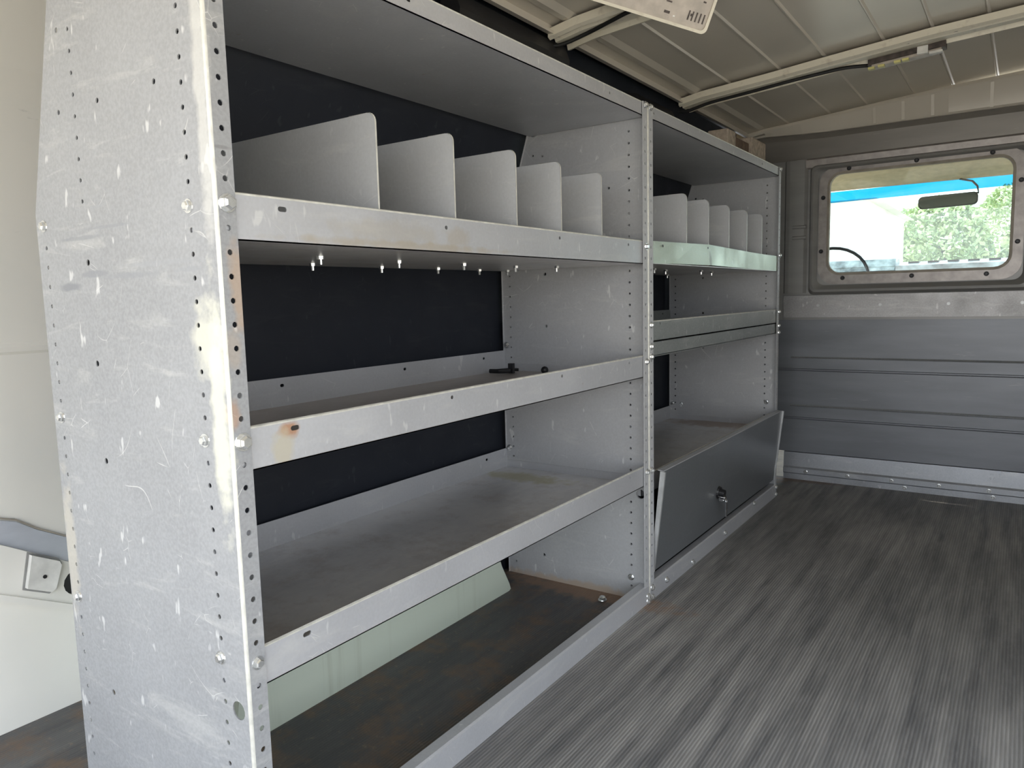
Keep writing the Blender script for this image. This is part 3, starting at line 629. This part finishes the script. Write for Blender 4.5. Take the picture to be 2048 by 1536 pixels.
cable([(-.225, .74, 1.325), (-.195, .745, bz(-.195)-.004), (-.12, .750, bz(-.12)), (.0, .748, bz(0)), (.12, .745, bz(.12)), (.2, .752, bz(.2)), (.27, .765, bz(.27)), (.34, .79, bz(.34)-.006)], .005, 'black cable running along the farther roof bow to the lamp')
# lamps
L2 = thing('roof_lamp', 'slim brown lamp strip with white connector under the farther roof bow', 'lamp', (.42, .79, 1.385), 'roof lamps')
for nm, a, b, za, mt in (('housing', .325, .515, .030, 'board'), ('diffuser', .335, .505, .037, 'lens')):
    m = MB(); m.bar((a, .765, zr(a)-za), (b-a, 0, zr(b)-zr(a)), (0, .038, 0), (0, 0, .016 if nm == 'housing' else .008)); obj(nm, m, M[mt], L2)
m = MB(); m.box((.448, .758, zr(.45)-.036), (.474, .768, zr(.45)-.016)); obj('connector', m, M['white_plastic'], L2)
for x in (.335, .36, .40, .42, .485, .5): m = MB(); m.box((x-.008, .758, zr(x)-.043), (x+.008, .775, zr(x)-.037)); obj('led_chip', m, M['led'] if x < .45 else M['white_plastic'], L2)
def ray(px, py): return W_+R_*((px-1024)/FPX)-U_*((py-768)/FPX)
def at(px, py, z): d = ray(px, py); return CAM+d*((z-CAM.z)/d.z)
C0 = at(1409, 71, 1.275); P0 = at(1190, 3, 1.345); e1 = (P0-C0); dq = ray(1434, 0); t = -((CAM-C0).dot(e1))/(e1.dot(dq)); Q0 = CAM+dq*t
e2 = (Q0-C0).normalized()*.13; e1 = e1.normalized()*.28; nn = e1.cross(e2).normalized()
if nn.z > 0: nn = -nn
L1 = thing('roof_lamp', 'large rectangular clear roof lamp panel with rounded corners hanging under the nearer roof bow', 'lamp', tuple(C0), 'roof lamps')
def lp_(u, v, d): return C0+e1.normalized()*u+e2.normalized()*v+nn*d
m = MB(); o = rrect(0, 0, .28, .13, .012); i_ = rrect(.006, .006, .274, .124, .009)
m.sheet(o, [i_], lambda u, v, d: lp_(u, v, d), .007); obj('rim', m, M['bow'], L1)
m = MB(); m.sheet(i_, [], lambda u, v, d: lp_(u, v, -.004+d), .006); ln = obj('lens', m, M['lens'], L1)
random.seed(3)
for k_ in range(34):
    u = random.uniform(.014, .262); v = random.uniform(.012, .115); a = random.choice((.004, .006, .012)); b = random.choice((.003, .005, .009))
    m = MB(); m.sheet([(u, v), (u+a, v), (u+a, v+b), (u, v+b)], [], lambda p, q, d: lp_(p, q, .002+d), .0012); obj('circuit_part', m, M['board'] if k_ % 4 else M['white_plastic'], ln)
for k_ in range(5):
    u = .012+k_*.008; m = MB(); m.sheet([(u, .018), (u+.003, .018), (u+.003, .036), (u, .036)], [], lambda p, q, d: lp_(p, q, .002+d), .0012); obj('circuit_part', m, M['board'], ln)

# ---------------------------------------------------------------- cab
m = MB()
hp = [(1.43, 1.335), (1.8, 1.375), (2.2, 1.385), (2.5, 1.325), (2.66, 1.272), (2.68, 1.262), (2.70, 1.28), (2.5, 1.40), (2.2, 1.42), (1.43, 1.42)]
m.extrude(hp, lambda u, v, t: (t, u, v), -.5, 1.3); hl = struct('ceiling', m, M['headliner'])
m = MB(); m.extrude([(2.05, 1.378), (2.06, 1.368), (2.09, 1.367), (2.10, 1.376)], lambda u, v, t: (t, u, v), -.45, 1.25); obj('headliner_seam', m, M['headliner'], hl)
m = MB()
for x in (-.55, 1.33):
    m.bar((x, 2.66, 1.30), (.05, 0, 0), (0, .06, 0), (0, .66, -.48)); m.box((x, 1.43, .0), (x+.05, 3.4, .80)); m.box((x, 1.43, .8), (x+.05, 1.55, 1.40))
m.box((-.5, 1.45, -.05), (1.35, 3.4, -.02)); struct('trim_3', m, M['seatbelt'])
m = MB(); A = Vector((-.5, 2.68, 1.25)); B = Vector((1.33, 2.68, 1.275)); dn = Vector((0, .66, -.45))
def wsh(name, t0, t1, mat, parent=None):
    m = MB(); m.bar(A+dn*t0, B-A, dn*(t1-t0), Vector((0, .003, .004)))
    return obj(name, m, mat, parent)
w2 = wsh('window_2', .10, 1.0, M['glass']); w2['kind'] = 'structure'; wsh('tint_band', 0, .10, M['shade'], w2)
# dashboard
m = MB(); m.extrude([(2.75, .55), (2.72, .80), (2.76, .862), (2.95, .885), (3.2, .87), (3.36, .83), (3.38, .5)], lambda u, v, t: (t, u, v), -.5, 1.33)
m.extrude([(2.74, .84), (2.80, .90), (2.92, .90), (2.96, .87)], lambda u, v, t: (t, u, v), -.2, .15); ds = obj('dashboard', m, M['dash'], None, loc=(.4, 3, .5)); tag(ds, 'grey dashboard seen low through the bulkhead window', 'dashboard')
for k_ in range(5):
    m = MB(); m.box((.2+k_*.09, 2.86, .872), (.25+k_*.09, 2.93, .884)); obj('vent', m, M['darkmetal'], ds)
sw = thing('steering_wheel', 'dark steering wheel rim at the left of the bulkhead window', 'steering wheel', (-.06, 2.55, .84))
cc = Vector((-.13, 2.56, .785)); a1 = Vector((1, 0, 0)); a2 = Vector((0, .35, .94)).normalized()
m = MB(); m.tube([cc+a1*.19*cos(t*pi/16)+a2*.19*sin(t*pi/16) for t in range(33)], .008, 8); obj('rim', m, M['darkmetal'], sw)
m = MB()
for an in (0, pi, 1.5*pi): m.tube([cc, cc+a1*.185*cos(an)+a2*.185*sin(an)], .012, 6)
obj('spoke', m, M['darkmetal'], sw)
mr = thing('rear_view_mirror', 'black framed mirror hanging from the windscreen', 'mirror', (.40, 2.5, 1.13))
def mp(px, py, y): d = ray(px, py); return CAM+d*((y-CAM.y)/d.y)
c1 = mp(1895, 401, 2.5); ex = (mp(1955, 391, 2.5)-mp(1836, 403, 2.5)); ez = Vector((0, 0, 1)); ex.normalize()
m = MB(); o = rrect(-.122, -.029, .122, .029, .020); m.sheet(o, [], lambda u, v, d: tuple(c1+ex*u+ez*v+Vector((0, d, 0))), .02); hs_ = obj('housing', m, M['darkmetal'], mr)
m = MB(); o = rrect(-.117, -.025, .117, .025, .018); m.sheet(o, [], lambda u, v, d: tuple(c1+ex*u+ez*v+Vector((0, -.001-d, 0))), .0015); obj('mirror_glass', m, M['mirror'], mr)
m = MB(); pt = [mp(1957, 385, 2.51), mp(1955, 372, 2.55), mp(1945, 362, 2.6), mp(1920, 358, 2.68)]; m.tube([c1+Vector((.0, .02, .0)), c1+Vector((.06, .03, .02))]+pt, .005, 6); obj('arm', m, M['darkmetal'], mr)

# ---------------------------------------------------------------- outside
m = MB(); m.box((-40, -40, -.75), (40, 60, -.65)); gr = struct('ground', m, M['tarmac'])
def tree(x, y, h, r, label, seed):
    random.seed(seed); t = thing('tree', label, 'tree', (x, y, -.65), 'trees beyond the windscreen')
    m = MB(); m.tube([(x, y, -.65), (x+.1, y, h*.4), (x, y+.1, h*.75)], [.16, .12, .06], 8); obj('trunk', m, M['bark'], t)
    m = MB()
    for k_ in range(9000):
        while True:
            p = Vector((random.uniform(-1, 1), random.uniform(-1, 1), random.uniform(-1, 1)))
            if p.length < 1: break
        p = p.normalized()*(p.length**.4); q = Vector((x+p.x*r, y+p.y*r*.8, h*.5+p.z*h*.62)); s_ = random.uniform(.03, .085)
        a = Vector((random.gauss(0, 1), random.gauss(0, 1), random.gauss(0, 1))).normalized(); b = a.cross(Vector((random.gauss(0, 1), random.gauss(0, 1), random.gauss(0, 1)))).normalized()
        m.add([q-a*s_, q+b*s_*.5, q+a*s_, q-b*s_*.5], [(0, 1, 2, 3)])
    obj('foliage', m, M['leaf'], t)['kind'] = 'stuff'
tree(-.75, 15.8, 2.3, .95, 'pale green leafy tree right of the white house in the bulkhead window', 1)
tree(1.2, 15.8, 2.42, .95, 'pale green leafy tree at the right edge of the bulkhead window', 2)
tree(-1.9, 20.5, 2.5, 1.2, 'pale green leafy tree mostly hidden behind the white house', 3)
tree(.4, 20.5, 2.9, 1.05, 'pale green leafy tree farther back between the two nearer trees', 4)
h = thing('house', 'white rendered house with brown roof edge seen at left of the bulkhead window', 'house', (-3.2, 12, -.65))
m = MB(); m.box((-6.5, 10.5, -.65), (-1.25, 14.5, 2.05)); obj('wall', m, M['render_wall'], h)
m = MB(); m.add([(-6.7, 10.3, 2.05), (-1.1, 10.3, 2.05), (-1.1, 14.7, 2.05), (-6.7, 14.7, 2.05), (-6.7, 12.5, 3.0), (-2.4, 12.5, 2.75)], [(0, 1, 5, 4), (1, 2, 5), (2, 3, 4, 5), (3, 0, 4), (0, 3, 2, 1)]); obj('roof', m, M['render_wall'], h)
m = MB(); m.box((-3.9, 10.44, 1.15), (-2.2, 10.5, 1.22)); obj('ledge', m, M['tile_roof'], h)
m = MB(); m.box((-3.6, 10.46, .45), (-2.6, 10.5, 1.0)); obj('window', m, M['dkglass'], h)
m = MB(); m.add([(-1.2, 10.0, .3), (2.2, 11.0, .05), (2.2, 11.3, .0), (-1.2, 10.3, .25), (-1.2, 10.0, -.65), (2.2, 11.0, -.65), (2.2, 11.3, -.65), (-1.2, 10.3, -.65)], [(0, 1, 2, 3), (0, 4, 5, 1), (1, 5, 6, 2), (2, 6, 7, 3), (3, 7, 4, 0)]); g = obj('garden_wall', m, M['tarmac'], None, loc=(0, 10.5, -.65)); tag(g, 'low tan garden wall sloping down below the trees', 'wall')
